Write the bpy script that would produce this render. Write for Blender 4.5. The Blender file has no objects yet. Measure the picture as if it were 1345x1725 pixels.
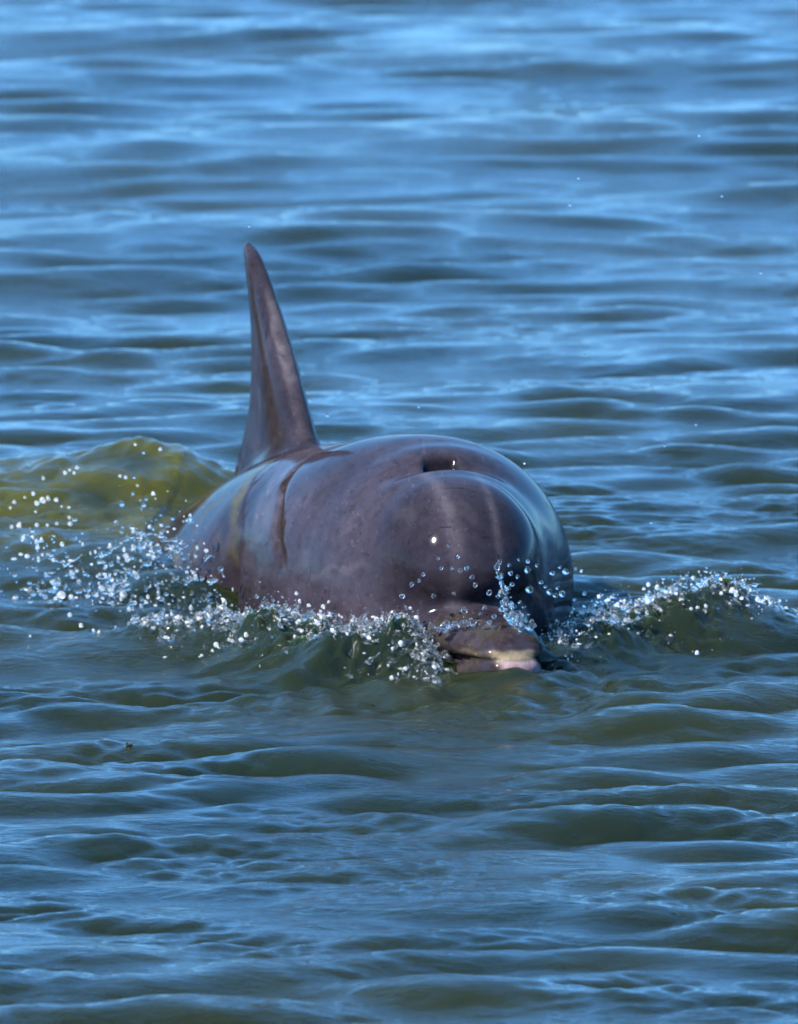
import bpy, bmesh, math, random
import numpy as np
from mathutils import Vector, Matrix

random.seed(7)
rng = np.random.default_rng(11)
R = math.radians
scene = bpy.context.scene
COL = scene.collection

# ------------------------------------------------------------------ camera
PITCH = R(8.386)                   # of the lens axis; the beak is seen 9 degrees from above
BEAK_DIST = 20.0
CAM = np.array((0.0, -BEAK_DIST * math.cos(R(9.01)), BEAK_DIST * math.sin(R(9.01))))
cam_d = bpy.data.cameras.new('camera')
cam = bpy.data.objects.new('camera', cam_d)
COL.objects.link(cam)
cam.location = CAM
cam.rotation_euler = (math.pi / 2 - PITCH, 0, 0)
cam_d.sensor_fit = 'VERTICAL'
cam_d.sensor_height = 24.0
cam_d.lens = 24.0 * BEAK_DIST / 1.38
cam_d.clip_start = 0.5
cam_d.clip_end = 20000
cam_d.dof.use_dof = True
cam_d.dof.focus_distance = 19.3
cam_d.dof.aperture_fstop = 10.0
scene.camera = cam

# ------------------------------------------------------------------ sky and sun
SUN_EL, SUN_AZ = R(42), R(51)      # azimuth: to the left of straight behind the camera
to_sun = Vector((-math.sin(SUN_AZ) * math.cos(SUN_EL), -math.cos(SUN_AZ) * math.cos(SUN_EL), math.sin(SUN_EL)))
world = bpy.data.worlds.new('World')
scene.world = world
world.use_nodes = True
wn = world.node_tree
wn.nodes.clear()
sky = wn.nodes.new('ShaderNodeTexSky')
sky.sky_type = 'NISHITA'
sky.sun_disc = False
sky.sun_elevation = SUN_EL
sky.sun_rotation = math.atan2(to_sun.x, to_sun.y)
sky.altitude = 4000
sky.air_density = 0.8
sky.dust_density = 0.0
sky.ozone_density = 4.0
bg = wn.nodes.new('ShaderNodeBackground')
bg.inputs['Strength'].default_value = 0.10
wo = wn.nodes.new('ShaderNodeOutputWorld')
tint = wn.nodes.new('ShaderNodeMix')          # white balance of the clear blue sky
tint.data_type = 'RGBA'; tint.blend_type = 'MULTIPLY'
tint.inputs[0].default_value = 1.0
tint.inputs[7].default_value = (0.42, 0.63, 0.72, 1)
wn.links.new(sky.outputs[0], tint.inputs[6])
blue_fill = wn.nodes.new('ShaderNodeMix')         # even blue light added over the whole sky to make the water bluer
blue_fill.data_type = 'RGBA'; blue_fill.blend_type = 'ADD'
blue_fill.inputs[0].default_value = 1.0
blue_fill.inputs[7].default_value = (0.48, 1.62, 3.5, 1)
wn.links.new(tint.outputs[2], blue_fill.inputs[6])
wn.links.new(blue_fill.outputs[2], bg.inputs['Color'])
wn.links.new(bg.outputs[0], wo.inputs['Surface'])

sl = bpy.data.lights.new('sun', 'SUN')
sl.energy = 5.0
sl.angle = R(0.53)
sl.color = (1.0, 0.96, 0.90)
so = bpy.data.objects.new('sun', sl)
COL.objects.link(so)
so.location = to_sun * 30
so.rotation_euler = (-to_sun).to_track_quat('-Z', 'Y').to_euler()

scene.view_settings.view_transform = 'Standard'
scene.view_settings.look = 'None'
scene.view_settings.exposure = 1.4
scene.view_settings.gamma = 1.0
scene.render.engine = 'CYCLES'
scene.cycles.use_denoising = True
scene.cycles.denoiser = 'OPENIMAGEDENOISE'
scene.cycles.sample_clamp_indirect = 8.0
scene.cycles.sample_clamp_direct = 40.0
scene.cycles.max_bounces = 10
scene.cycles.transmission_bounces = 8
scene.cycles.caustics_reflective = True
scene.cycles.caustics_refractive = True

# ------------------------------------------------------------------ helpers
def tag(o, label=None, cat=None, group=None, kind=None):
    if label: o['label'] = label
    if cat: o['category'] = cat
    if group: o['group'] = group
    if kind: o['kind'] = kind
    return o

def mesh_from(name, verts, faces, smooth=True):
    """numpy verts (n,3) and faces (m,k) -> mesh"""
    me = bpy.data.meshes.new(name)
    verts = np.ascontiguousarray(verts, dtype=np.float32)
    faces = np.ascontiguousarray(faces, dtype=np.int32)
    n, m, k = len(verts), len(faces), faces.shape[1]
    me.vertices.add(n)
    me.vertices.foreach_set('co', verts.ravel())
    me.loops.add(m * k)
    me.loops.foreach_set('vertex_index', faces.ravel())
    me.polygons.add(m)
    me.polygons.foreach_set('loop_start', np.arange(0, m * k, k, dtype=np.int32))
    me.polygons.foreach_set('use_smooth', np.full(m, smooth, dtype=bool))
    me.update(calc_edges=True)
    return me

def link(name, me, mat=None, parent=None):
    o = bpy.data.objects.new(name, me)
    COL.objects.link(o)
    if mat is not None and len(me.materials) == 0:
        me.materials.append(mat)
    o.parent = parent
    return o

def pchip(xk, yk, x):
    """monotone cubic interpolation"""
    xk = np.asarray(xk, float); yk = np.asarray(yk, float); x = np.asarray(x, float)
    h = np.diff(xk); d = np.diff(yk) / h
    m = np.zeros_like(yk)
    for i in range(1, len(xk) - 1):
        if d[i - 1] * d[i] > 0:
            w1 = 2 * h[i] + h[i - 1]; w2 = h[i] + 2 * h[i - 1]
            m[i] = (w1 + w2) / (w1 / d[i - 1] + w2 / d[i])
    m[0], m[-1] = d[0], d[-1]
    i = np.clip(np.searchsorted(xk, x) - 1, 0, len(h) - 1)
    t = np.clip((x - xk[i]) / h[i], 0, 1)
    return ((2*t**3 - 3*t**2 + 1) * yk[i] + (t**3 - 2*t**2 + t) * h[i] * m[i]
            + (-2*t**3 + 3*t**2) * yk[i+1] + (t**3 - t**2) * h[i] * m[i+1])

def sstep(a, b, x):
    t = np.clip((x - a) / (b - a), 0, 1)
    return t * t * (3 - 2 * t)

class Nodes:
    def __init__(self, name):
        self.mat = bpy.data.materials.new(name)
        self.mat.use_nodes = True
        self.t = self.mat.node_tree
        self.t.nodes.clear()
        self.out = self.t.nodes.new('ShaderNodeOutputMaterial')
    def n(self, typ, **kw):
        nd = self.t.nodes.new(typ)
        for k, v in kw.items(): setattr(nd, k, v)
        return nd
    def l(self, a, b): self.t.links.new(a, b)
    def math(self, op, a, b=None, clamp=False):
        nd = self.n('ShaderNodeMath', operation=op); nd.use_clamp = clamp
        for i, v in enumerate((a, b)):
            if v is None: continue
            if hasattr(v, 'is_linked'): self.l(v, nd.inputs[i])
            else: nd.inputs[i].default_value = v
        return nd.outputs[0]
    def mix(self, fac, a, b):
        nd = self.n('ShaderNodeMix', data_type='RGBA')
        for s, v in ((nd.inputs[0], fac), (nd.inputs[6], a), (nd.inputs[7], b)):
            if hasattr(v, 'is_linked'): self.l(v, s)
            elif isinstance(v, (int, float)): s.default_value = v
            else: s.default_value = (*v, 1)
        return nd.outputs[2]
    def noise(self, vec, scale, detail=4, rough=0.55, dist=0.0):
        nd = self.n('ShaderNodeTexNoise')
        nd.inputs['Scale'].default_value = scale
        nd.inputs['Detail'].default_value = detail
        nd.inputs['Roughness'].default_value = rough
        nd.inputs['Distortion'].default_value = dist
        self.l(vec, nd.inputs['Vector'])
        return nd.outputs[0]
    def ramp(self, fac, lo, hi):
        nd = self.n('ShaderNodeMapRange'); nd.clamp = True
        self.l(fac, nd.inputs[0])
        nd.inputs[1].default_value = lo; nd.inputs[2].default_value = hi
        return nd.outputs[0]

# ------------------------------------------------------------------ materials
def water_material():
    g = Nodes('estuary_water')
    tc = g.n('ShaderNodeTexCoord')
    p = g.n('ShaderNodeBsdfPrincipled')
    p.inputs['IOR'].default_value = 1.333
    p.inputs['Roughness'].default_value = 0.035
    p.inputs['Subsurface Weight'].default_value = 1.0
    p.inputs['Subsurface Radius'].default_value = (0.8, 1.0, 0.35)
    p.inputs['Subsurface Scale'].default_value = 0.035
    big = g.noise(tc.outputs['Object'], 1.3, 3)
    col = g.mix(g.ramp(big, 0.35, 0.65), (0.0050, 0.0088, 0.0036), (0.0120, 0.0142, 0.0022))
    sa = g.n('ShaderNodeAttribute', attribute_name='swell_glow')
    col = g.mix(sa.outputs['Fac'], col, (0.040, 0.040, 0.004))  # olive here stands in for sunlight through the swell
    g.l(col, p.inputs['Base Color'])
    # fine capillary ripples, crests across the wind
    mp = g.n('ShaderNodeMapping'); mp.inputs['Scale'].default_value = (0.55, 1.0, 0.4)
    mp.inputs['Rotation'].default_value = (0, 0, R(9))
    g.l(tc.outputs['Object'], mp.inputs['Vector'])
    patch = g.ramp(g.noise(tc.outputs['Object'], 2.2, 3), 0.38, 0.66)
    fine = g.noise(mp.outputs[0], 70, 5, 0.65, 0.5)
    b = g.n('ShaderNodeBump')
    b.inputs['Distance'].default_value = 0.0042
    st = g.math('MULTIPLY_ADD', patch, 0.75); st.node.inputs[2].default_value = 0.3
    g.l(st, b.inputs['Strength'])
    g.l(fine, b.inputs['Height'])
    g.l(b.outputs[0], p.inputs['Normal'])
    g.l(p.outputs[0], g.out.inputs['Surface'])
    return g.mat

def drop_material(name, clear, rough):
    g = Nodes(name)
    p = g.n('ShaderNodeBsdfPrincipled')
    p.inputs['Base Color'].default_value = (0.97, 0.98, 0.96, 1)
    p.inputs['Transmission Weight'].default_value = clear
    p.inputs['IOR'].default_value = 1.333
    p.inputs['Roughness'].default_value = rough
    g.l(p.outputs[0], g.out.inputs['Surface'])
    return g.mat

YAW_SKIN = R(16)
def skin_material():
    g = Nodes('wet_dolphin_skin')
    tc = g.n('ShaderNodeTexCoord')
    oc = tc.outputs['Object']
    p = g.n('ShaderNodeBsdfPrincipled')
    n1 = g.noise(oc, 9, 5, 0.6)
    n2 = g.noise(oc, 60, 5, 0.65)
    n3 = g.noise(oc, 230, 3, 0.6)
    mp = g.n('ShaderNodeMapping'); mp.inputs['Rotation'].default_value = (0, 0, -YAW_SKIN); mp.inputs['Scale'].default_value = (1, .18, 1)
    g.l(oc, mp.inputs['Vector'])
    n4 = g.noise(mp.outputs[0], 55, 5, 0.65)
    pa = g.n('ShaderNodeAttribute', attribute_name='pigment')
    pig = pa.outputs['Color']
    g.l(g.math('MULTIPLY', pa.outputs['Alpha'], 0.50), p.inputs['Coat Weight'])
    def dim(c, f, amt):
        m = g.n('ShaderNodeVectorMath', operation='SCALE')
        g.l(c, m.inputs[0]); q = g.math('MULTIPLY_ADD', f, -amt); q.node.inputs[2].default_value = 1.0
        g.l(q, m.inputs['Scale']); return m.outputs[0]
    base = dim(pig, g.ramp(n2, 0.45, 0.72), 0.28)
    base = dim(base, g.ramp(n3, 0.60, 0.74), 0.22)
    base = dim(base, g.ramp(n1, 0.55, 0.75), 0.15)
    base = dim(base, g.ramp(n4, 0.50, 0.70), 0.30)
    for k, (rot, sc, lo, amt) in enumerate((((.5, .9, .3), (170, 170, 9), .70, .5), ((-.9, .4, 1.1), (8, 190, 190), .71, .45), ((.2, -.8, .6), (210, 10, 210), .71, -.6), ((1.1, .3, -.5), (150, 7, 150), .69, -.5))):
        mq = g.n('ShaderNodeMapping'); mq.inputs['Rotation'].default_value = rot; mq.inputs['Scale'].default_value = sc
        g.l(oc, mq.inputs['Vector'])
        base = dim(base, g.ramp(g.noise(mq.outputs[0], 1.0, 1, .5, .25), lo, lo + .05), amt)
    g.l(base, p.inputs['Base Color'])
    r = g.math('MULTIPLY_ADD', n2, 0.22); r.node.inputs[2].default_value = 0.27
    g.l(r, p.inputs['Roughness'])
    p.inputs['IOR'].default_value = 1.05
    p.inputs['Specular IOR Level'].default_value = 0.0
    p.inputs['Coat Roughness'].default_value = 0.10
    p.inputs['Coat IOR'].default_value = 1.33
    b = g.n('ShaderNodeBump'); b.inputs['Distance'].default_value = 0.0016
    b.inputs['Strength'].default_value = 0.35
    g.l(g.math('ADD', n2, g.math('MULTIPLY', n3, 0.35)), b.inputs['Height'])
    g.l(b.outputs[0], p.inputs['Normal'])
    b2 = g.n('ShaderNodeBump'); b2.inputs['Distance'].default_value = 0.0016
    b2.inputs['Strength'].default_value = 0.10
    g.l(g.math('ADD', n2, g.math('MULTIPLY', n4, .6)), b2.inputs['Height'])
    g.l(b2.outputs[0], p.inputs['Coat Normal'])
    g.l(p.outputs[0], g.out.inputs['Surface'])
    return g.mat

def plain_material(name, col, rough):
    g = Nodes(name)
    tc = g.n('ShaderNodeTexCoord')
    p = g.n('ShaderNodeBsdfPrincipled')
    n = g.noise(tc.outputs['Object'], 80, 4)
    g.l(g.mix(n, tuple(c * 0.6 for c in col), col), p.inputs['Base Color'])
    p.inputs['Roughness'].default_value = rough
    g.l(p.outputs[0], g.out.inputs['Surface'])
    return g.mat

M_WATER, M_SKIN = water_material(), skin_material()
M_DROP = drop_material('clear_water_drop', .99, .10)
M_SPRAY = drop_material('aerated_glint_drop', .80, .2)  # white body stands in for sun glints as well as for trapped air
M_EYE = plain_material('dark_eye', (0.012, 0.009, 0.008), 0.08)
M_DEBRIS = plain_material('wet_dark_leaf', (0.02, 0.016, 0.01), 0.4)

# ------------------------------------------------------------------ dolphin frame: s runs back from the beak tip, v to its left-hand side, z up
YAW = R(16)
TIP = np.array((0.134, 0.0))
BACK = np.array((-math.sin(YAW), math.cos(YAW)))
SIDE = np.array((math.cos(YAW), math.sin(YAW)))
def d2w(s, v, z):
    s = np.asarray(s, float); v = np.asarray(v, float); z = np.asarray(z, float) + 0 * s
    return np.stack([TIP[0] + BACK[0]*s + SIDE[0]*v, TIP[1] + BACK[1]*s + SIDE[1]*v, z], -1)
def w2d(P):
    q = P[:, :2] - TIP
    return q @ BACK, q @ SIDE, P[:, 2]

# ------------------------------------------------------------------ water surface
def axis(core, growth, limit):
    """core coordinates, then ever wider steps out to the limit on both sides"""
    a = list(core)
    d = a[-1] - a[-2]; x = a[-1]; right = []
    while x < limit: d *= growth; x += d; right.append(x)
    d = a[1] - a[0]; x = a[0]; left = []
    while x > -limit: d *= growth; x -= d; left.append(x)
    return np.array(left[::-1] + a + right)

gx = axis(np.arange(-0.74, 0.7401, 0.004), 1.13, 3500)
ycore = np.concatenate([np.arange(-2.7, -0.3, 0.007), np.arange(-0.3, 1.7, 0.0045), np.arange(1.7, 5, 0.012), np.arange(5, 9, 0.020)])
gy = axis(ycore, 1.15, 3500)
dxs, dys = np.gradient(gx), np.gradient(gy)
NX, NY = len(gx), len(gy)

def wave_field(lams, dirs, amps, phases, chop):
    """sum of directional waves on the grid; returns z and the horizontal pull towards the crests"""
    k = 2 * np.pi / lams
    kx, ky = k * np.cos(dirs), k * np.sin(dirs)
    fx = sstep(2.5, 5.0, lams[None, :] / dxs[:, None])
    fy = sstep(2.5, 5.0, lams[None, :] / dys[:, None])
    ex = np.exp(1j * (gx[:, None] * kx[None, :])) * fx
    ey = np.exp(1j * (gy[:, None] * ky[None, :] + phases[None, :])) * fy
    z = ((ex * amps) @ ey.T)
    px = ((ex * (amps * np.cos(dirs))) @ ey.T)
    py = ((ex * (amps * np.sin(dirs))) @ ey.T)
    return z.real, -chop * px.imag * -1, -chop * py.imag * -1

def band(n, l0, l1, main, spread, slope):
    """n waves between wavelengths l0 and l1 with the given rms slope"""
    lam = np.exp(rng.uniform(np.log(l0), np.log(l1), n))
    d = main + rng.normal(0, spread, n)
    a = slope / math.sqrt(n) * math.sqrt(2) * lam / (2 * np.pi)
    return lam, d, a * rng.uniform(0.5, 1.5, n), rng.uniform(0, 2*np.pi, n)

WIND = R(-84)
Z = np.zeros((NX, NY)); PX = np.zeros_like(Z); PY = np.zeros_like(Z)
def soft(l0, l1, n=40):
    lam, d, a, ph = band(n, l0, l1, 0, 2.0, 1.0)
    f = wave_field(lam, d, lam * 0 + 1, ph, 0)[0]
    return f / (math.sqrt(n / 2))
mod = soft(0.5, 1.6)                    # ruffled and smooth patches
mod2 = soft(0.25, 0.9)
far_calm = (1.30 - 0.70 * sstep(0.8, 5.5, gy))[None, :]     # the wind drops off further out
far_fine = (1.05 - 0.78 * sstep(0.8, 5.0, gy))[None, :]
far_long = (0.9 + 0.9 * sstep(1.0, 5.0, gy))[None, :]
for (n, l0, l1, spr, slope, chop, m) in (
        (30, 1.6, 5.0, 0.35, 0.014, 0.6, 1),
        (60, 0.45, 1.4, 0.35, 0.034, 0.8, far_long),
        (160, 0.11, 0.30, 0.32, 0.140, 1.0, (1 + 0.30 * mod) * far_calm),
        (200, 0.050, 0.11, 0.40, 0.100, 0.9, np.clip(0.8 + 0.5 * mod2, 0.1, 2) * far_fine),
        (260, 0.022, 0.050, 0.55, 0.105, 0.5, np.clip(0.8 + 0.75 * mod2, 0.1, 2) * far_fine),):
    z, px, py = wave_field(*band(n, l0, l1, WIND, spr, slope), chop)
    if m is None: m = 1
    Z += z * m; PX += px * m; PY += py * m

# --- what the dolphin does to the water: bow waves, the swell thrown up on its flank
X0, Y0 = np.meshgrid(gx, gy, indexing='ij')
ix = (gx > -1.3) & (gx < 1.3); iy = (gy > -1.0) & (gy < 2.6)
sub = np.ix_(ix, iy)
xs, ys = X0[sub], Y0[sub]

def along(points, p=2.0):
    """polyline (x, y, height, front width, back width): nearest parameter and signed distance"""
    P = np.array(points, float)
    best = np.full(xs.shape, 1e9); H = np.zeros(xs.shape); D = np.zeros(xs.shape)
    WF = np.ones(xs.shape); WB = np.ones(xs.shape)
    for a, b in zip(P[:-1], P[1:]):
        t = np.clip(((xs-a[0])*(b[0]-a[0]) + (ys-a[1])*(b[1]-a[1])) / ((b[0]-a[0])**2 + (b[1]-a[1])**2), 0, 1)
        cx, cy = a[0] + t*(b[0]-a[0]), a[1] + t*(b[1]-a[1])
        d = np.hypot(xs-cx, ys-cy)
        c = d < best
        best = np.where(c, d, best)
        q = a[None, None, 2:] + t[..., None] * (b - a)[None, None, 2:]
        H = np.where(c, q[..., 0], H); WF = np.where(c, q[..., 1], WF); WB = np.where(c, q[..., 2], WB)
        D = np.where(c, np.where(ys < cy, -d, d), D)
    w = np.where(D < 0, WF, WB)
    e = np.exp(-(np.hypot(D, .012) / w) ** p)
    return H * e, e * np.clip(H / 0.05, 0, 1)

# heights along the bow waves and the swell: x, y, height, width in front, width behind
BOW_L = [(-0.62, 0.40, 0.004, .06, .12), (-0.46, 0.36, 0.012, .06, .10), (-0.35, 0.34, 0.022, .06, .08), (-0.26, 0.31, 0.034, .06, .07),
         (-0.21, 0.27, 0.040, .065, .06), (-0.14, 0.20, 0.055, .09, .05), (-0.055, 0.13, 0.062, .10, .05), (0.010, 0.090, 0.044, .09, .045), (0.045, 0.05, 0.012, .07, .04), (0.075, 0.02, 0.004, .04, .04)]
BOW_R = [(0.20, 0.12, 0.010, .05, .05), (0.225, 0.20, 0.045, .07, .06), (0.265, 0.27, 0.050, .08, .06), (0.30, 0.31, 0.048, .08, .06), (0.34, 0.345, 0.056, .08, .06),
         (0.38, 0.37, 0.050, .08, .06), (0.445, 0.415, 0.046, .08, .06), (0.51, 0.46, 0.026, .08, .07), (0.62, 0.52, 0.012, .08, .1), (0.85, 0.62, 0.004, .1, .15)]
SWELL = [(-1.1, 1.35, 0.015, .28, .25), (-0.80, 1.40, 0.034, .26, .22), (-0.66, 1.43, 0.046, .27, .2), (-0.55, 1.46, 0.060, .29, .2), (-0.46, 1.49, 0.078, .31, .19), (-0.38, 1.51, 0.092, .32, .18),
         (-0.30, 1.50, 0.074, .30, .17), (-0.22, 1.48, 0.035, .25, .15), (-0.14, 1.46, 0.0, .2, .14)]
SWELL2 = [(-0.95, 0.96, 0.02, .12, .16), (-0.62, 1.02, 0.036, .11, .16), (-0.48, 0.98, 0.030, .12, .14), (-0.38, 0.88, 0.034, .10, .12), (-0.32, 0.78, 0.030, .09, .1), (-0.27, 0.66, 0.012, .07, .08)]
hl, ml = along(BOW_L); hr, mr = along(BOW_R); hs, ms = along(SWELL, 1.35); h2, m2 = along(SWELL2)
calm = 1 - 0.55 * np.clip(ml + mr, 0, 1)
def lumps(l0, l1, n, seed_slope=1.0):
    lam = np.exp(rng.uniform(np.log(l0), np.log(l1), n)); d = rng.uniform(0, 2*np.pi, n); ph = rng.uniform(0, 2*np.pi, n)
    k = 2*np.pi/lam
    ex = np.exp(1j * gx[ix][:, None] * (k*np.cos(d))[None, :]); ey = np.exp(1j * (gy[iy][:, None] * (k*np.sin(d))[None, :] + ph))
    return (ex @ ey.T).real / math.sqrt(n/2)
froth_n = lumps(0.05, 0.16, 40)
lump1, lump2 = lumps(0.03, 0.07, 60), lumps(0.013, 0.03, 80)
froth = np.clip((ml + mr) * 1.25, 0, 1) ** 1.5 * sstep(-1.2, 0.4, froth_n) * sstep(-0.70, -0.40, xs) * sstep(0.62, 0.52, xs)
froth2 = np.clip(m2, 0, 1) ** 2 * sstep(-0.2, 0.9, froth_n) * sstep(-0.2, -0.35, xs)
chaos = froth * (0.0055 * (0.8 - np.abs(lump1)) + 0.0042 * lump2) + froth2 * 0.5 * (0.006 * lump1 + 0.004 * lump2)
mid = lumps(0.09, 0.3, 40)
lvl = np.exp(-(np.abs(xs - .08) / .42) ** 4 - (np.abs(ys - .12) / .42) ** 4)
Z[sub] = Z[sub] * calm * (1 - .22 * lvl) + (hl + hr) * (1 + 0.16 * mid) + hs * (1 + 0.04 * mid) + np.clip(ms + m2, 0, 1) * (.0016 * lumps(.05, .14, 60) + .0010 * lumps(.025, .05, 60)) + h2 * (1 + 0.2*mid) + chaos + lvl * (.0042 * lumps(.08, .18, 50) + .0026 * lumps(.035, .08, 60))
# a shallow trough where the body parts the water
sD = (xs - TIP[0]) * BACK[0] + (ys - TIP[1]) * BACK[1]; vD = (xs - TIP[0]) * SIDE[0] + (ys - TIP[1]) * SIDE[1]
Z[sub] -= 0.012 * np.exp(-((sD - 0.55) / 0.4) ** 2 - (vD / 0.3) ** 2)
Z[sub] += 0.025 * np.exp(-((sD - .03) / 0.10) ** 2 - (vD / 0.10) ** 2)

V = np.stack([X0 + PX, Y0 + PY, Z], -1).reshape(-1, 3)
i, j = np.meshgrid(np.arange(NX - 1), np.arange(NY - 1), indexing='ij')
a = (i * NY + j).ravel()
F = np.stack([a, a + NY, a + NY + 1, a + 1], -1)
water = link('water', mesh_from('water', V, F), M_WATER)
swell_glow = np.zeros((NX, NY))                # sunlit glow of the olive swell painted in, with stirred sediment
swell_glow[sub] = np.clip(1.1 * np.exp(-((xs + .46) / .30) ** 4 - ((ys - 1.28) / .36) ** 4) * (.70 + .22 * mid), 0, 1)
at = water.data.attributes.new('swell_glow', 'FLOAT', 'POINT')
at.data.foreach_set('value', swell_glow.astype(np.float32).ravel())
tag(water, 'rippled blue green estuary water around the dolphin', 'water', kind='structure')

def water_z(x, y):
    fx = np.interp(x, gx, np.arange(NX)); fy = np.interp(y, gy, np.arange(NY))
    return Z[np.round(fx).astype(int), np.round(fy).astype(int)]

# ------------------------------------------------------------------ dolphin
def bend(s):
    return pchip([-.05, -.03, .04, .12, .3, .45, .6, .8, 1.0, 3], [.015, .015, .011, .002, .012, .034, .032, .016, 0, 0], s)

def loft(stations, roof=0.0, n_s=120, n_r=72, ease=None):
    """stations: rows (s, half width, top, bottom, height of greatest width)"""
    T = np.array(stations, float)
    s = np.unique(np.concatenate([np.linspace(T[i, 0], T[i+1, 0], max(3, int(n_s * (T[i+1, 0]-T[i, 0]) / (T[-1, 0]-T[0, 0])) + 3)) for i in range(len(T)-1)]))
    c = [pchip(T[:, 0], T[:, k], s) for k in range(1, 5)]
    ph = np.linspace(0, 2*np.pi, n_r, endpoint=False)
    cs, sn = np.cos(ph), np.sin(ph)
    W = []
    for q in range(len(s)):
        v = bend(s[q]) + c[0][q] * np.sign(cs) * np.abs(cs) ** 0.96
        e = 0.97 + roof * float(sstep(.66, .98, s[q]))
        z = c[3][q] + np.where(sn > 0, (c[1][q]-c[3][q]) * np.abs(sn) ** e, -(c[3][q]-c[2][q]) * np.abs(sn) ** 0.97)
        W.append(d2w(np.full(n_r, s[q]), v, z))
    n = len(s)
    V = np.concatenate(W + [W[0].mean(0, keepdims=True), W[-1].mean(0, keepdims=True)])
    F = []
    for q in range(n - 1):
        for r in range(n_r):
            r2 = (r + 1) % n_r
            F.append((q*n_r + r, q*n_r + r2, (q+1)*n_r + r2, (q+1)*n_r + r))
    for r in range(n_r):
        r2 = (r + 1) % n_r
        F.append((n*n_r, r2, r)); F.append((n*n_r + 1, (n-1)*n_r + r, (n-1)*n_r + r2))
    return V, F

trunk = [  # s, half width, top, bottom, height of greatest width
    (.112, .012, .105, .085, .095), (.116, .030, .120, .070, .094), (.124, .045, .138, .058, .090), (.135, .064, .156, .040, .084), (.155, .087, .178, .005, .076),
    (.185, .112, .202, -.045, .068), (.230, .139, .227, -.085, .060), (.280, .157, .239, -.110, .056),
    (.330, .174, .244, -.130, .050), (.400, .195, .251, -.148, .046), (.470, .209, .257, -.160, .044), (.560, .214, .250, -.172, .036),
    (.700, .213, .222, -.205, .015), (.850, .236, .196, -.235, -.015), (1.00, .243, .160, -.262, -.050), (1.15, .232, .117, -.280, -.085),
    (1.30, .205, .070, -.290, -.115), (1.50, .150, -.005, -.285, -.145), (1.70, .110, -.070, -.275, -.172), (1.90, .074, -.125, -.268, -.196),
    (2.10, .046, -.165, -.262, -.213), (2.28, .030, -.195, -.255, -.225), (2.36, .008, -.215, -.235, -.225)]
upper_jaw = [(-.002, .010, .033, .024, .0285), (.001, .026, .038, .021, .029), (.008, .038, .043, .018, .030), (.022, .047, .050, .016, .031), (.045, .056, .060, .012, .033),
    (.075, .065, .069, .006, .034), (.105, .070, .073, .000, .034), (.150, .088, .090, -.01, .035), (.220, .110, .110, -.02, .04)]
lower_jaw = [(-.009, .012, .020, .002, .011), (-.006, .025, .0245, -.006, .011), (.000, .035, .0262, -.014, .010), (.014, .043, .0255, -.026, .008), (.045, .053, .019, -.038, .002),
    (.080, .060, .012, -.046, -.004), (.120, .072, .006, -.06, -.010), (.160, .088, .010, -.07, -.012), (.220, .108, .02, -.08, -.012)]

def melon(cs, cz, rs, rv, rz, m=60, k=60):
    """the forehead bulge: an egg set into the front of the head"""
    V, F = [], []
    for q in range(m + 1):
        th = math.pi * q / m
        for r in range(k):
            a = 2 * math.pi * r / k
            ss = cs - rs * math.cos(th); w = math.sin(th)
            V.append(d2w(ss, .004 + rv * w * math.cos(a), cz + .10 * (ss - cs) + rz * w * math.sin(a) * (1 if math.sin(a) > 0 else .80)))
    V = np.array(V)
    for q in range(m):
        for r in range(k):
            F.append((q*k + r, q*k + (r+1) % k, (q+1)*k + (r+1) % k, (q+1)*k + r))
    return V, F

def longer(rows):
    return [((r[0] * 1.28 - .03) if r[0] < .107 else r[0], *r[1:]) for r in rows]
upper_jaw, lower_jaw = longer(upper_jaw), longer(lower_jaw)

def section_fin(edge, n=40, m=40):
    """fin from rows (z, s front, s back, half thickness): aerofoil slices"""
    T = np.array(edge, float)
    zz = T[0, 0] + (T[-1, 0]-T[0, 0]) * np.linspace(0, 1, n) ** 0.85
    sf, sb, th = (pchip(T[:, 0], T[:, k], zz) for k in (1, 2, 3))
    t = np.concatenate([np.linspace(0, 1, m) ** 1.8, (np.linspace(1, 0, m) ** 1.8)[1:-1]])
    sg = np.concatenate([np.ones(m), -np.ones(m-2)])
    prof = 2.1 * np.sqrt(t + 1e-9) * (1 - t) ** 0.85 * (1 - 0.18 * t)
    V = [d2w(sf[q] + (sb[q]-sf[q]) * t, sg * prof * th[q], np.full(len(t), zz[q])) for q in range(n)]
    k = len(t); F = []
    V = np.concatenate(V + [V[0].mean(0, keepdims=True), V[-1].mean(0, keepdims=True)])
    for q in range(n-1):
        for r in range(k):
            r2 = (r+1) % k
            F.append((q*k+r, q*k+r2, (q+1)*k+r2, (q+1)*k+r))
    for r in range(k):
        r2 = (r+1) % k
        F.append((n*k, r2, r)); F.append((n*k+1, (n-1)*k+r, (n-1)*k+r2))
    return V, F

dorsal = [(.00, .80, 1.40, .060), (.12, .862, 1.320, .050), (.155, .900, 1.288, .041), (.19, .942, 1.266, .036), (.237, .994, 1.251, .032), (.30, 1.058, 1.246, .027),
          (.345, 1.108, 1.256, .0225), (.385, 1.156, 1.270, .0185), (.412, 1.192, 1.281, .015), (.430, 1.222, 1.288, .012), (.440, 1.246, 1.289, .008), (.444, 1.262, 1.284, .004)]

dorsal = [(z if z < .16 else .16 + (z - .16) * .955, a, b, c) for z, a, b, c in dorsal]

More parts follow.
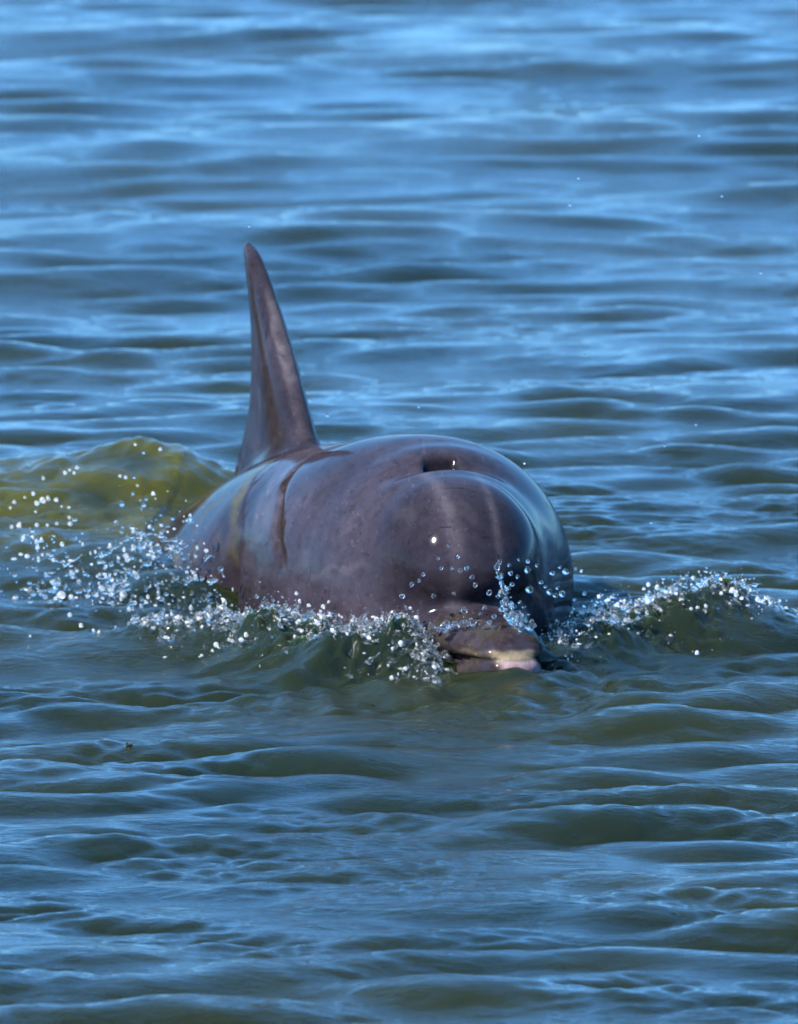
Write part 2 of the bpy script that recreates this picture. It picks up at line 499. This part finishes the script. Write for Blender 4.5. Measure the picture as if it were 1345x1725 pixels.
def flat_fin(root, tip, chord_r, chord_t, sweep, thick, n=24, m=24):
    """flipper or fluke: root and tip in (s, v, z), chord along s"""
    root, tip = np.array(root, float), np.array(tip, float)
    t = np.concatenate([np.linspace(0, 1, m) ** 1.6, (np.linspace(1, 0, m) ** 1.6)[1:-1]])
    sg = np.concatenate([np.ones(m), -np.ones(m-2)])
    prof = 2.0 * np.sqrt(t + 1e-9) * (1 - t) ** 0.9
    V = []; k = len(t)
    for q in range(n):
        u = q / (n-1)
        c = chord_r + (chord_t-chord_r) * u ** 1.3
        if u > 0.85: c *= math.sqrt(max(0.02, 1 - ((u-.85)/.15) ** 2))
        o = root + (tip-root) * u
        V.append(d2w(o[0] + sweep * u*u + (t-0.35)*c, np.full(k, o[1]), o[2] + sg*prof*thick*(1-0.7*u)))
    V = np.concatenate(V + [V[0].mean(0, keepdims=True), V[-1].mean(0, keepdims=True)])
    F = []
    for q in range(n-1):
        for r in range(k):
            r2 = (r+1) % k
            F.append((q*k+r, q*k+r2, (q+1)*k+r2, (q+1)*k+r))
    for r in range(k):
        r2 = (r+1) % k
        F.append((n*k, r2, r)); F.append((n*k+1, (n-1)*k+r, (n-1)*k+r2))
    return V, F

pieces = [loft(trunk, .95), melon(.222, .132, .124, .117, .105), loft(upper_jaw, n_s=60), loft(lower_jaw, n_s=60), section_fin(dorsal)]
for sg in (-1, 1):
    pieces.append(flat_fin((.62, .16*sg, -.13), (.80, .42*sg, -.26), .17, .05, .05, .014))
    pieces.append(flat_fin((2.24, .0, -.225), (2.36, .30*sg, -.225), .20, .05, .05, .016))
AV, AF = [], []; off = 0
for v, f in pieces:
    AV.append(v); AF += [tuple(q + off for q in p) for p in f]; off += len(v)
raw = bpy.data.meshes.new('dolphin_raw')
raw.from_pydata(np.concatenate(AV).tolist(), [], AF)
bm = bmesh.new(); bm.from_mesh(raw); bmesh.ops.recalc_face_normals(bm, faces=bm.faces); bm.to_mesh(raw); bm.free()
tmp = bpy.data.objects.new('dolphin_raw', raw)
COL.objects.link(tmp)
rm = tmp.modifiers.new('remesh', 'REMESH'); rm.mode = 'VOXEL'; rm.voxel_size = 0.0037; rm.adaptivity = 0.0
dg = bpy.context.evaluated_depsgraph_get()
body_me = bpy.data.meshes.new_from_object(tmp.evaluated_get(dg))
bpy.data.objects.remove(tmp); bpy.data.meshes.remove(raw)
body_me.name = 'dolphin_body'

n = len(body_me.vertices)
co = np.empty(n * 3, np.float32); body_me.vertices.foreach_get('co', co); co = co.reshape(-1, 3).astype(float)
ne = len(body_me.edges)
ed = np.empty(ne * 2, np.int32); body_me.edges.foreach_get('vertices', ed); ed = ed.reshape(-1, 2)
deg = np.bincount(ed.ravel(), minlength=n).astype(float)
def smooth(co, w, it):
    for _ in range(it):
        acc = np.zeros_like(co)
        for k in range(3):
            acc[:, k] = np.bincount(ed[:, 0], co[ed[:, 1], k], n) + np.bincount(ed[:, 1], co[ed[:, 0], k], n)
        co = co + w[:, None] * (acc / deg[:, None] - co)
    return co
s, v, z = w2d(co)
v = v - bend(s)
finbase = np.exp(-((z - (0.17 + (s - 0.95) * -0.24)) / 0.035) ** 2) * (s > .84) * (s < 1.33) * (np.abs(v) < 0.09)
jaw = (s < 0.095)
co = smooth(co, np.where(jaw, 0.3, 0.5), 6)
co = smooth(co, finbase * 0.6, 80)
# tuck under the forehead kept crisp, the rest of the head relaxed
head = sstep(0.12, 0.16, s) * (s < 0.8)
co = smooth(co, head * 0.5, 40)
co = smooth(co, sstep(0.125, 0.16, s) * sstep(.36, .30, s) * sstep(.02, .06, z) * 0.6, 60)
s, v, z = w2d(co)
v = v - bend(s)

def g(x, c, w): return np.exp(-((x - c) / w) ** 2)
top = sstep(0.10, 0.18, z)
dz = np.zeros(n); dv = np.zeros(n); ds = np.zeros(n)
# blowhole: a saucer behind the forehead rim, with a crescent slit in it
dz -= 0.014 * g(s, .325, .026) * g(v, 0, .075) * top
dz += 0.001 * g(s, .272, .022) * g(v, 0, .085) * top
dz += 0.005 * g(s, .385, .035) * g(v, 0, .09) * top
cres = s - (.338 - 10.0 * v * v)
slit = g(cres, 0.008, .011) * sstep(.027, .017, np.abs(v)) * top
dz -= 0.022 * slit
dz += 0.004 * g(cres, .020, .009) * sstep(.05, .02, np.abs(v)) * top
# shallow furrows beside the forehead and the neck creases
fur = .088 + .25 * np.clip(.2 - z, 0, .1)
front = sstep(.36, .26, s) * sstep(.09, .13, s) * sstep(.03, .07, z) * sstep(.232, .195, z)
for sg in (-1, 1):
    dv -= sg * (0.005 if sg < 0 else .002) * g(np.abs(v), fur, .034) * front * (np.sign(v) == sg)
ring = .50 + .9 * np.clip(z - .09, -.1, .2)
crs = g(s, np.interp(z, [.09, .105, .157, .178, .205], [.475, .49, .572, .635, .70]), .016) * sstep(.06, .11, z) * (s > .4)
dz -= .004 * crs; dv += .004 * crs * (v < 0)
# hollow above the flipper
for sg in (-1, 1):
    dv -= sg * .026 * g(s, .715 - .3 * np.clip(z, -.1, .2), .034) * g(z, .0, .06) * (np.sign(v) == sg)
    if sg < 0: dv += sg * .010 * g(s, .55, .06) * g(z, .0, .08) * (np.sign(v) == sg)
# mouth line
ds += 0.0
co = co + np.stack([SIDE[0]*dv, SIDE[1]*dv, dz], -1)
co = smooth(co, np.where(jaw, 0.0, 0.35), 2)
body_me.vertices.foreach_set('co', co.astype(np.float32).ravel())
body_me.polygons.foreach_set('use_smooth', np.ones(len(body_me.polygons), bool))

# pigment, wear, painted shade and sheen, in the dolphin's own coordinates
def wob(freqs, seed):
    r = np.random.default_rng(seed); o = np.zeros(n)
    for f in freqs:
        d = r.normal(size=(3,)); d /= np.linalg.norm(d)
        o += np.sin(co @ d * f + r.uniform(0, 6.28)) / len(freqs) ** .5
    return o
w1 = wob(np.geomspace(25, 160, 16), 1); w2 = wob(np.geomspace(80, 500, 24), 2); w3 = wob(np.geomspace(10, 60, 12), 3)
P = {k: np.zeros(n) for k in ('pale', 'brown', 'olive', 'scar', 'scratch', 'cream', 'pink', 'dark')}
fin = (z > .17) & (s > .9)
# pale streaks from blowhole towards the beak
mel = sstep(.31, .27, s) * sstep(.095, .11, s) * sstep(.04, .08, z)
P['pale'] += 0.45 * mel * (g(v, -.035 + .03*(.3-s), .010) + g(v, .040 - .05*(.3-s), .006))
P['pale'] += 0.10 * sstep(.30, .5, s) * sstep(.60, .52, s) * sstep(.15, .05, z) * sstep(-.3, .6, w3)
P['pale'] += 0.55 * g(z, .10 - .25*(s-.30) + .008*w1, .006) * sstep(.2, .24, s) * sstep(.42, .36, s) * (v < 0) * .5
# dark water film edges and wet crease painted round the neck and shoulder
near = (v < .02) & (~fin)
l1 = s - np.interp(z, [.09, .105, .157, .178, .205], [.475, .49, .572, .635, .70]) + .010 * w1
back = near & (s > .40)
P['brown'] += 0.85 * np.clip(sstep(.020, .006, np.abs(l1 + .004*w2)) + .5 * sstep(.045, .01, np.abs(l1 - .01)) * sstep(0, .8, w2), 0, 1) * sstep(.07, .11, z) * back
P['pale'] += 0.30 * sstep(.0, .02, l1) * sstep(.16, .12, l1) * sstep(.09, .14, z) * back  # sky sheen on the wet sheet painted pale
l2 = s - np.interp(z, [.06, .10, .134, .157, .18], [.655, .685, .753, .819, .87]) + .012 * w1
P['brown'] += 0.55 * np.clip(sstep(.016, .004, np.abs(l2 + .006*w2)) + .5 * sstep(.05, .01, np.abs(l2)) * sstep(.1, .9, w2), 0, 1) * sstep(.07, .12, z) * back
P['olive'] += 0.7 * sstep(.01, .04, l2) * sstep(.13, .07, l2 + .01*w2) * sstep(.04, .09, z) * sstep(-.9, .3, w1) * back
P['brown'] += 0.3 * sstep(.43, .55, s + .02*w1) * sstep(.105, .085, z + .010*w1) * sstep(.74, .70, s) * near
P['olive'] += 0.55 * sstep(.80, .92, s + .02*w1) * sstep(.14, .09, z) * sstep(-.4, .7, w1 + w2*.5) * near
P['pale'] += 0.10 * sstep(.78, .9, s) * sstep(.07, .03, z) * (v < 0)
# fin: a brown stripe, a pale abraded scar
finm = sstep(.13, .16, z) * (s > .88) * (v < .016)
fin_stripe = np.interp(z, [.15, .186, .225, .28, .327, .40], [0.995, 1.018, 1.055, 1.105, 1.150, 1.218])
wf = .009 + .20 * np.clip(.28 - z, 0, .13)
P['brown'] += 0.75 * finm * sstep(.425, .38, z) * sstep(wf*2.0, wf*.5, np.abs(s - fin_stripe + .003*w1))
lead = np.interp(z, [.12, .155, .19, .237, .30, .345, .385, .415], [.862, .900, .942, .994, 1.058, 1.108, 1.156, 1.192])
sc = s - lead - .012
vary = np.sin(z * 190) * np.sin(z * 83 + 1) * .5 + np.sin(z * 310 + 2) * .5
P['scar'] += 0.16 * finm * sstep(.24, .28, z) * sstep(.385, .35, z) * sstep(.006, .001, np.abs(sc + .004*w1)) * (.7 + .3 * vary)
P['pale'] += 0.20 * finm * sstep(.010, .0, np.abs(sc + .004)) * (z > .19)
# tooth rakes and dark scratches on the forehead
for (sv, sz, ang, ln) in ((-.075, .115, 1.0, .022), (-.068, .112, 1.05, .026), (-.010, .100, 2.0, .016), (-.003, .096, 2.05, .020), (-.055, .085, .8, .010),
                          (-.086, .065, 1.6, .018), (.052, .085, 1.8, .014), (-.045, .15, .5, .006), (-.10, .075, .75, .012), (.02, .06, 1.5, .008)):
    du = (v - sv) * math.cos(ang) + (z - sz) * math.sin(ang); dn = -(v - sv) * math.sin(ang) + (z - sz) * math.cos(ang)
    P['scratch'] += 0.8 * sstep(.0022, .0008, np.abs(dn + .0012*w1)) * sstep(ln, ln*.6, np.abs(du)) * (s < .3) * (s > .1)
sj = (s + .03) / 1.28                      # along the beak
# beak: thin cream lips, pink tip, mouth gap painted dark
mz = .0262 - .10 * np.clip(sj, 0, .1)
P['cream'] += sstep(-.9, .4, w1) * np.clip(0.38 * (sj < .11) * sstep(.0075, .004, np.abs(z - mz - .003 + .0012*w2)) * sstep(.13, .02, sj) + .55 * sstep(.012, .002, sj + .004*w1) * sstep(.038, .030, z + .002*w2), 0, 1)
P['pink'] += 0.7 * sstep(.006, -.002, sj + .002*w1) * sstep(.0255, .022, z + .0015*w1) * sstep(.034, .024, np.abs(v - .010 + .005*w2)) * sstep(-1.6, -.4, w2)
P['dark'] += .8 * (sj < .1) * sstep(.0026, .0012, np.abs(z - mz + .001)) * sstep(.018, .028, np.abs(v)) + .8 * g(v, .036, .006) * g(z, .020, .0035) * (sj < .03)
bk = (sj < .115) * sstep(.074, .066, z)
P['olive'] += .3 * bk * sstep(.01, .04, sj) * sstep(-.4, .8, w2 + .5*w1)
P['brown'] += .45 * bk * sstep(.0, .03, sj) * sstep(-.1, .7, w1 - .4*w2)
P['brown'] += .6 * (sj < .03) * sstep(.3, .9, w2)
P['scratch'] += .35 * (sj < .1) * sstep(.03, .05, sj) * sstep(.5, 1.0, w2)
P['dark'] += 0.95 * sstep(.15, .5, slit)  # shade inside the blowhole slit painted in
# general wear: long streaks, pale flecks, fine nicks
stk = wob(np.geomspace(60, 260, 20), 5)
P['pale'] += .10 * sstep(.5, 1.3, stk) * (s > .12)
P['brown'] += .25 * sstep(.9, 1.6, w2 + .3*w3) * (s > .12)

skin = np.array((0.0250, 0.0198, 0.0270)) * ((1 + 0.24 * w3 + .08 * w1) * (1 - .40 * sstep(.62, .9, s) * sstep(.17, .12, z) - .22 * fin))[:, None]  # rear flank painted darker, as dimmed under its film of water
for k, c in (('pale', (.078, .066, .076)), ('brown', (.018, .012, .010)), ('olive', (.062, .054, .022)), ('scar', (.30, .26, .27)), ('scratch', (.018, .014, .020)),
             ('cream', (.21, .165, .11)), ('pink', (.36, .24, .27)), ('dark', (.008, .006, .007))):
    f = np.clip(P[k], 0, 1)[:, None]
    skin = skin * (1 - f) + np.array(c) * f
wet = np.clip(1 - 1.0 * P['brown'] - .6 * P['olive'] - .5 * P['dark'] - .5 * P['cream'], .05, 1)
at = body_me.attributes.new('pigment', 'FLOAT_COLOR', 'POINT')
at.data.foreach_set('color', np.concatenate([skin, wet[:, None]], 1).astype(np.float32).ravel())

dolphin = bpy.data.objects.new('dolphin', None)
COL.objects.link(dolphin)
base = d2w(.6, 0, 0)
dolphin.location = base
tag(dolphin, 'wet purple grey bottlenose dolphin surfacing with raised dorsal fin and pink tipped beak', 'dolphin')
body_me.materials.clear()
body = link('body', body_me, M_SKIN, dolphin)
body.matrix_parent_inverse = Matrix.Translation(-Vector(base))
def uv_ball(name, r, seg=16, rings=10):
    bm = bmesh.new(); bmesh.ops.create_uvsphere(bm, u_segments=seg, v_segments=rings, radius=r)
    for f in bm.faces: f.smooth = True
    me = bpy.data.meshes.new(name); bm.to_mesh(me); bm.free(); return me
eye_me = uv_ball('eye', .011)
for sg in (-1, 1):
    m = (np.sign(v) == sg) & (np.abs(s - .345) < .012) & (np.abs(z + .035) < .012)
    e = link('eye', eye_me, M_EYE, dolphin)
    p = co[m].mean(0); p[:2] -= SIDE * sg * .005
    e.location = Vector(p) - Vector(base)

# ------------------------------------------------------------------ spray
def ico(r=1.0, sub=2):
    bm = bmesh.new(); bmesh.ops.create_icosphere(bm, subdivisions=sub, radius=r)
    V = np.array([q.co[:] for q in bm.verts]); F = np.array([[q.index for q in f.verts] for f in bm.faces]); bm.free()
    return V, F
IV1, IF1 = ico(1, 2)

def ball_cloud(pts, rad, stretch):
    k = len(pts)
    sc = rad[:, None] * (1 + stretch * rng.uniform(-1, 1, (k, 3)))
    V = (IV1[None] * sc[:, None, :] + pts[:, None, :]).reshape(-1, 3)
    F = (IF1[None] + (np.arange(k) * len(IV1))[:, None, None]).reshape(-1, 3)
    return V, F

def melt(V, F, voxel):
    """run touching drops together into one skin of water"""
    o = link('melt', mesh_from('melt', V, F))
    m = o.modifiers.new('remesh', 'REMESH'); m.mode = 'VOXEL'; m.voxel_size = voxel
    me = bpy.data.meshes.new_from_object(o.evaluated_get(bpy.context.evaluated_depsgraph_get()))
    bpy.data.meshes.remove(o.data)
    n = len(me.vertices)
    c = np.empty(n * 3, np.float32); me.vertices.foreach_get('co', c); c = c.reshape(-1, 3)
    e = np.empty(len(me.edges) * 2, np.int32); me.edges.foreach_get('vertices', e); e = e.reshape(-1, 2)
    dg = np.maximum(np.bincount(e.ravel(), minlength=n), 1)
    for _ in range(2):
        a = np.stack([np.bincount(e[:, 0], c[e[:, 1], k], n) + np.bincount(e[:, 1], c[e[:, 0], k], n) for k in range(3)], -1)
        c = c * .5 + .5 * a / dg[:, None]
    me.vertices.foreach_set('co', c.astype(np.float32).ravel())
    me.polygons.foreach_set('use_smooth', np.ones(len(me.polygons), bool))
    return me

def beads(name, pts, rad, label, stretch=0.5, film=None):
    """a mass of drops too many to count, as one mesh; film: (points, radii) melted into connected water"""
    V, F = ball_cloud(pts, rad, stretch)
    idx = np.repeat((rng.random(len(pts)) < .34).astype(np.int32), len(IF1))  # share of drops whitened to read as sun glints
    if film is not None:
        me0 = melt(*ball_cloud(film[0], film[1], .4), .0014)
        m = len(me0.polygons)
        c = np.empty(len(me0.vertices) * 3, np.float32); me0.vertices.foreach_get('co', c)
        q = np.empty(m * 4, np.int32); me0.polygons.foreach_get('vertices', q); q = q.reshape(-1, 4)
        tri = np.concatenate([q[:, :3], q[:, [0, 2, 3]]]) + len(V)
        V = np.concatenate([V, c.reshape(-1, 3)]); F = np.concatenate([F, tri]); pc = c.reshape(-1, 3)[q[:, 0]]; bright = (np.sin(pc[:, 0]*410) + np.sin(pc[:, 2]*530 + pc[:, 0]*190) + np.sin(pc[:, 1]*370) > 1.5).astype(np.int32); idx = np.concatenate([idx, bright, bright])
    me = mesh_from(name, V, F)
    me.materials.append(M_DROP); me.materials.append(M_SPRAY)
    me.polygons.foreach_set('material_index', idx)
    return tag(link(name, me), label, 'spray', kind='stuff')

def ridge_points(poly, k, spread_f, spread_b, rise, tmin=0.0, tmax=1.0):
    P = np.array(poly, float)
    t = rng.uniform(tmin, tmax, k) * (len(P) - 1)
    q = np.stack([np.interp(t, np.arange(len(P)), P[:, c]) for c in range(3)], -1)
    # patchy along the crest
    keep = rng.random(k) < 0.35 + 0.65 * (0.5 + 0.5 * np.sin(q[:, 0] * 47 + 1.3) * np.sin(q[:, 0] * 23))
    q = q[keep]; k = len(q)
    d = rng.normal(0, 1, k)
    q[:, 1] += np.where(d < 0, d * spread_f, d * spread_b)
    q[:, 0] += rng.normal(0, .012, k)
    h = q[:, 2]
    return np.stack([q[:, 0], q[:, 1], water_z(q[:, 0], q[:, 1]) + np.abs(rng.normal(0, 1, k)) * rise * (0.3 + h / .05)], -1)

def radii(k, lo, hi, p=2.2):
    return lo + (hi - lo) * rng.random(k) ** p

def strands(start, up, length, r0, r1):
    """short torn threads and sheets of water: chains of drops leaving the crest"""
    P, Q = [], []
    for a in start:
        m = rng.integers(3, 9); r = r0 + (r1 - r0) * rng.random() ** 2.2
        d = np.array((rng.normal(0, 1), rng.normal(-.2, .8), abs(rng.normal(0, 1)) * up)); d /= np.linalg.norm(d)
        p = np.array(a, float); st = length * rng.uniform(.5, 1.2)
        for q in range(m):
            P.append(p.copy()); Q.append(r * (1 - .75 * q / m) * rng.uniform(.7, 1.2))
            p = p + d * st * r; d = d + rng.normal(0, .28, 3) - np.array((0, 0, .10)); d /= np.linalg.norm(d)
    return np.array(P), np.maximum(np.array(Q), .0007)
for (poly, nb, nf, t0, t1, sf, label) in ((BOW_L, 1900, 950, .22, .90, .055, 'glittering froth of droplets on the bow wave before the dolphin cheek'),
                                          (BOW_R, 1200, 680, .08, .80, .045, 'glittering froth of droplets along the curling wave on the shaded side')):
    pb = ridge_points(poly, nb, sf, .015, .008, t0, t1)
    fs = ridge_points(poly, nf, sf * .75, .012, .003, t0, t1)
    pm = ridge_points(poly, nb // 2, sf * 1.2, .02, .012, t0, t1)
    rb = np.concatenate([radii(len(pb), .0006, .0030, 2.6), radii(len(pm), .0003, .0007, 1)]); pb = np.concatenate([pb, pm])
    beads('bow_wave_spray', pb, rb, label, film=strands(fs, .8, 1.0, .0016, .0062))
k = 760
cx = np.stack([rng.normal(-.41, .075, k), rng.normal(.60, .07, k), np.zeros(k)], -1)
u = rng.random(k // 3)                    # and along the water line of the flank
cx[::3][:k // 3, 0] = -.385 + .13 * u + rng.normal(0, .012, k // 3)
cx[::3][:k // 3, 1] = .92 - .42 * u + rng.normal(0, .02, k // 3)
cx[:, 2] = water_z(cx[:, 0], cx[:, 1]) + np.abs(rng.normal(0, .05, k)) * .9
beads('flank_spray', cx, radii(k, .0005, .0036, 2.5), 'cloud of fine spray thrown up beside the dolphin flank', film=strands(cx[:240], .8, 1.0, .0014, .0048))

# drops that stand apart and can be counted: one object each
drop_meshes = []
for q in range(6):
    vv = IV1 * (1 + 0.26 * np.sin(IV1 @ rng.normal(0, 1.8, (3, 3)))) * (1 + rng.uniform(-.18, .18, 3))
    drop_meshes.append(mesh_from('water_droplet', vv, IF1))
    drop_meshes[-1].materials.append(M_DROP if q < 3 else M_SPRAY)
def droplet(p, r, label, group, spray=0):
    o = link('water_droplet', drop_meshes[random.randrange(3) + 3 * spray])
    o.location = p; o.scale = (r, r, r * random.uniform(.9, 1.25))
    o.rotation_euler = (random.uniform(-.5, .5), random.uniform(-.5, .5), random.uniform(0, 6))
    return tag(o, label, 'droplet', group)

PX_M = 0.0008
def place(px, py, y):
    """where the line of sight through a point of the photograph crosses the upright plane at y"""
    k = PX_M / BEAK_DIST
    d = np.array(((px - 672.5) * k, math.cos(PITCH) + (862.5 - py) * k * math.sin(PITCH), -math.sin(PITCH) + (862.5 - py) * k * math.cos(PITCH)))
    return CAM + d * (y - CAM[1]) / d[1]
def on_water(px, py):
    k = PX_M / BEAK_DIST
    d = np.array(((px - 672.5) * k, math.cos(PITCH) + (862.5 - py) * k * math.sin(PITCH), -math.sin(PITCH) + (862.5 - py) * k * math.cos(PITCH)))
    return CAM + d * (-CAM[2] / d[2])
head_drops = [(738,940,3),(772,938,3),(776,960,4),(787,958,4),(762,957,3),(744,957,3),(713,968,3),(706,978,3),(694,984,4),(730,1003,4),(796,972,4),(801,985,4),
    (842,945,4),(838,955,5),(846,968,3),(858,952,3),(861,966,4),(874,942,2),(889,946,3),(905,952,3),(889,960,5),(872,972,3),(863,984,4),(858,990,4),(893,992,6),(912,980,4),
    (919,988,3),(930,965,4),(953,963,5),(944,955,3),(846,1000,6),(852,1012,5),(838,1004,3),(824,998,4),(876,1014,3),(816,1024,4),(783,1028,5),(765,1000,3),(678,1003,5),(755,920,2),
    (832,1038,4),(845,1026,4),(809,1034,3),(858,1036,5),(868,1022,3),(708,1106,5),(724,1082,4),(700,1076,3),(926,996,5),(936,1003,4),(948,1000,5),(940,990,3)]
for (px, py, r) in head_drops:
    droplet(place(px, py, random.uniform(.01, .07)), r * PX_M * .95, 'clear droplet flung up in front of the dolphin forehead', 'droplets before the forehead')
left_drops = [(270,757,6),(228,749,3),(130,788,5),(118,792,4),(125,797,4),(110,797,3),(73,806,5),(203,802,4),(212,804,5),(56,832,6),(42,838,4),(24,846,6),(18,856,4),(82,840,5),(72,843,5),(63,848,5),
    (60,862,5),(95,842,5),(104,853,4),(116,855,4),(117,872,5),(96,882,5),(119,883,5),(33,886,6),(20,888,5),(52,892,4),(80,885,4),(90,905,6),(70,910,5),(40,905,4),(105,917,5),(62,885,4),
    (72,935,5),(80,934,4),(64,922,4),(38,910,5),(252,888,4),(272,885,3),(258,832,4),(262,840,4),(232,818,3),(290,925,4),(185,920,4),(140,917,3),(92,990,5),(103,1003,7),(95,1008,5),
    (145,955,5),(130,962,5),(168,968,5),(200,940,5),(215,944,6),(190,1015,5),(218,1026,6),(137,1054,5),(158,1062,6),(168,1066,5),(247,1058,5),(51,1072,4),(80,1093,5),(88,1094,4),(131,1090,4),(10,1090,3),(48,1090,3),
    (120,1005,5),(173,1008,4),(203,1030,4),(151,1037,4),(118,1036,5),(88,1028,4),(224,1044,4),(195,1056,4)]
for (px, py, r) in left_drops:
    yy = random.uniform(.95, 1.25) if py < 900 else (random.uniform(.6, .85) if py < 985 else random.uniform(.42, .6))
    if py > 1050: yy = random.uniform(.26, .34)
    droplet(place(px, py, yy), r * PX_M * random.uniform(.4, 1.0), 'bright droplet of spray over the olive swell beside the fin', 'droplets over the olive swell', 1)
right_drops = [(1093,985,5),(1107,990,5),(1123,998,4),(1085,992,4),(1140,1000,4),(1010,1005,5),(1026,1010,4),(1042,1020,5),(1030,1006,3),(985,1000,4),(968,1010,4),(1175,1100,5),(1140,1068,5),
    (1075,1038,4),(1233,995,6),(1240,1002,5),(1250,1008,4),(1277,1010,5),(1285,1014,5),(1298,1016,4),(1325,1024,3),(980,962,3),(970,958,3),(1165,1026,4),(1190,1022,4),(1215,1000,4),(1080,1065,4),(1264,995,3)]
for (px, py, r) in right_drops:
    yy = random.uniform(.22, .30) if px < 1060 else random.uniform(.30, .36)
    if py > 1090: yy = .10
    droplet(place(px, py, yy), r * PX_M * .8, 'bright droplet thrown off the wave on the shaded side', 'droplets off the shaded side wave', 1)
low_drops = [(605,1062,6),(610,1078,7),(600,1105,6),(612,1098,5),(597,1110,5),(585,1106,4),(470,1068,5),(433,1078,5),(407,1078,6),(415,1070,5),(365,1086,6),(358,1096,4),(386,1078,4),(392,1080,4),
    (459,1090,4),(666,1066,5),(677,1062,6),(630,1050,4),(552,1112,3),(527,1086,3),(540,1030,4),(555,1015,5),(500,1000,4),(520,1020,4),(585,1020,4),(612,1015,5),(640,1010,5),(575,1050,4),(450,1038,4),(412,1036,4)]
for (px, py, r) in low_drops:
    droplet(place(px, py, random.uniform(.14, .2) if py > 1060 else random.uniform(.2, .25)), r * PX_M * .7, 'white droplet falling from the bow wave before the cheek', 'droplets falling from the bow wave', 1)

# a torn tongue of water thrown up beside the beak
def tongue(name, spine, k, label):
    """spine rows (x px, y px, depth, radius px): drops strung along it, run together"""
    T = np.array(spine, float)
    t = rng.uniform(0, len(T) - 1, k)
    c = [np.interp(t, np.arange(len(T)), T[:, q]) for q in range(4)]
    pts = np.array([place(c[0][q], c[1][q], c[2][q]) for q in range(k)]) + rng.normal(0, 1, (k, 3)) * (c[3] * PX_M * .55)[:, None]
    me = melt(*ball_cloud(pts, np.clip(c[3] * PX_M * rng.uniform(.12, .45, k), .0014, .006), .5), .0011)
    return tag(link(name, me, M_DROP), label, 'splash')
tongue('water_splash', [(885, 1062, .02, 13), (870, 1045, .03, 15), (856, 1028, .04, 12), (853, 1010, .05, 7), (848, 990, .05, 5), (842, 970, .05, 5), (840, 945, .05, 4)], 240,
       'clear torn tongue of water splashing up beside the beak')
tongue('water_splash', [(606, 1112, .10, 7), (604, 1095, .11, 6), (612, 1075, .12, 7), (608, 1055, .13, 8), (598, 1040, .13, 6)], 90,
       'thin white trickle of water falling down the bow wave')
tongue('water_splash', [(735, 1060, .03, 8), (760, 1052, .035, 9), (800, 1050, .03, 9), (850, 1068, .02, 10), (880, 1078, .012, 8)], 170,
       'thin film of clear water washing over the top of the beak')

# flying specks over the far water
far = [(1173,715),(884,780),(706,685),(975,300),(1040,40),(960,345),(1282,460),(1216,330),(1097,880),(1178,228),(985,598),(420,381),(552,700),(1120,750)]
for (px, py) in far:
    droplet(place(px, py, random.uniform(-.1, .4)), .0016, 'tiny droplet of spray in the air above the rippled water', 'specks of spray over the far water')

# floating scraps
for (px, py, w, label) in ((218, 1253, .0045, 'small dark scrap floating alone on the rippled water'), (855, 1250, .016, 'long dark weed scrap floating in front of the beak')):
    x, yy, _ = on_water(px, py)
    bm = bmesh.new()
    ring = [bm.verts.new((w * (1 + .25*math.sin(3*q)) * math.cos(q*.5236), .006 * math.sin(q*.5236), .002 * math.sin(q*1.7))) for q in range(12)]
    f = bm.faces.new(ring)
    ex = bmesh.ops.extrude_face_region(bm, geom=[f])
    for q in ex['geom']:
        if isinstance(q, bmesh.types.BMVert): q.co.z += .0018
    bmesh.ops.recalc_face_normals(bm, faces=bm.faces)
    me = bpy.data.meshes.new('floating_scrap'); bm.to_mesh(me); bm.free()
    o = link('floating_scrap', me, M_DEBRIS)
    o.location = (x, yy, float(water_z(x, yy)))
    tag(o, label, 'debris')
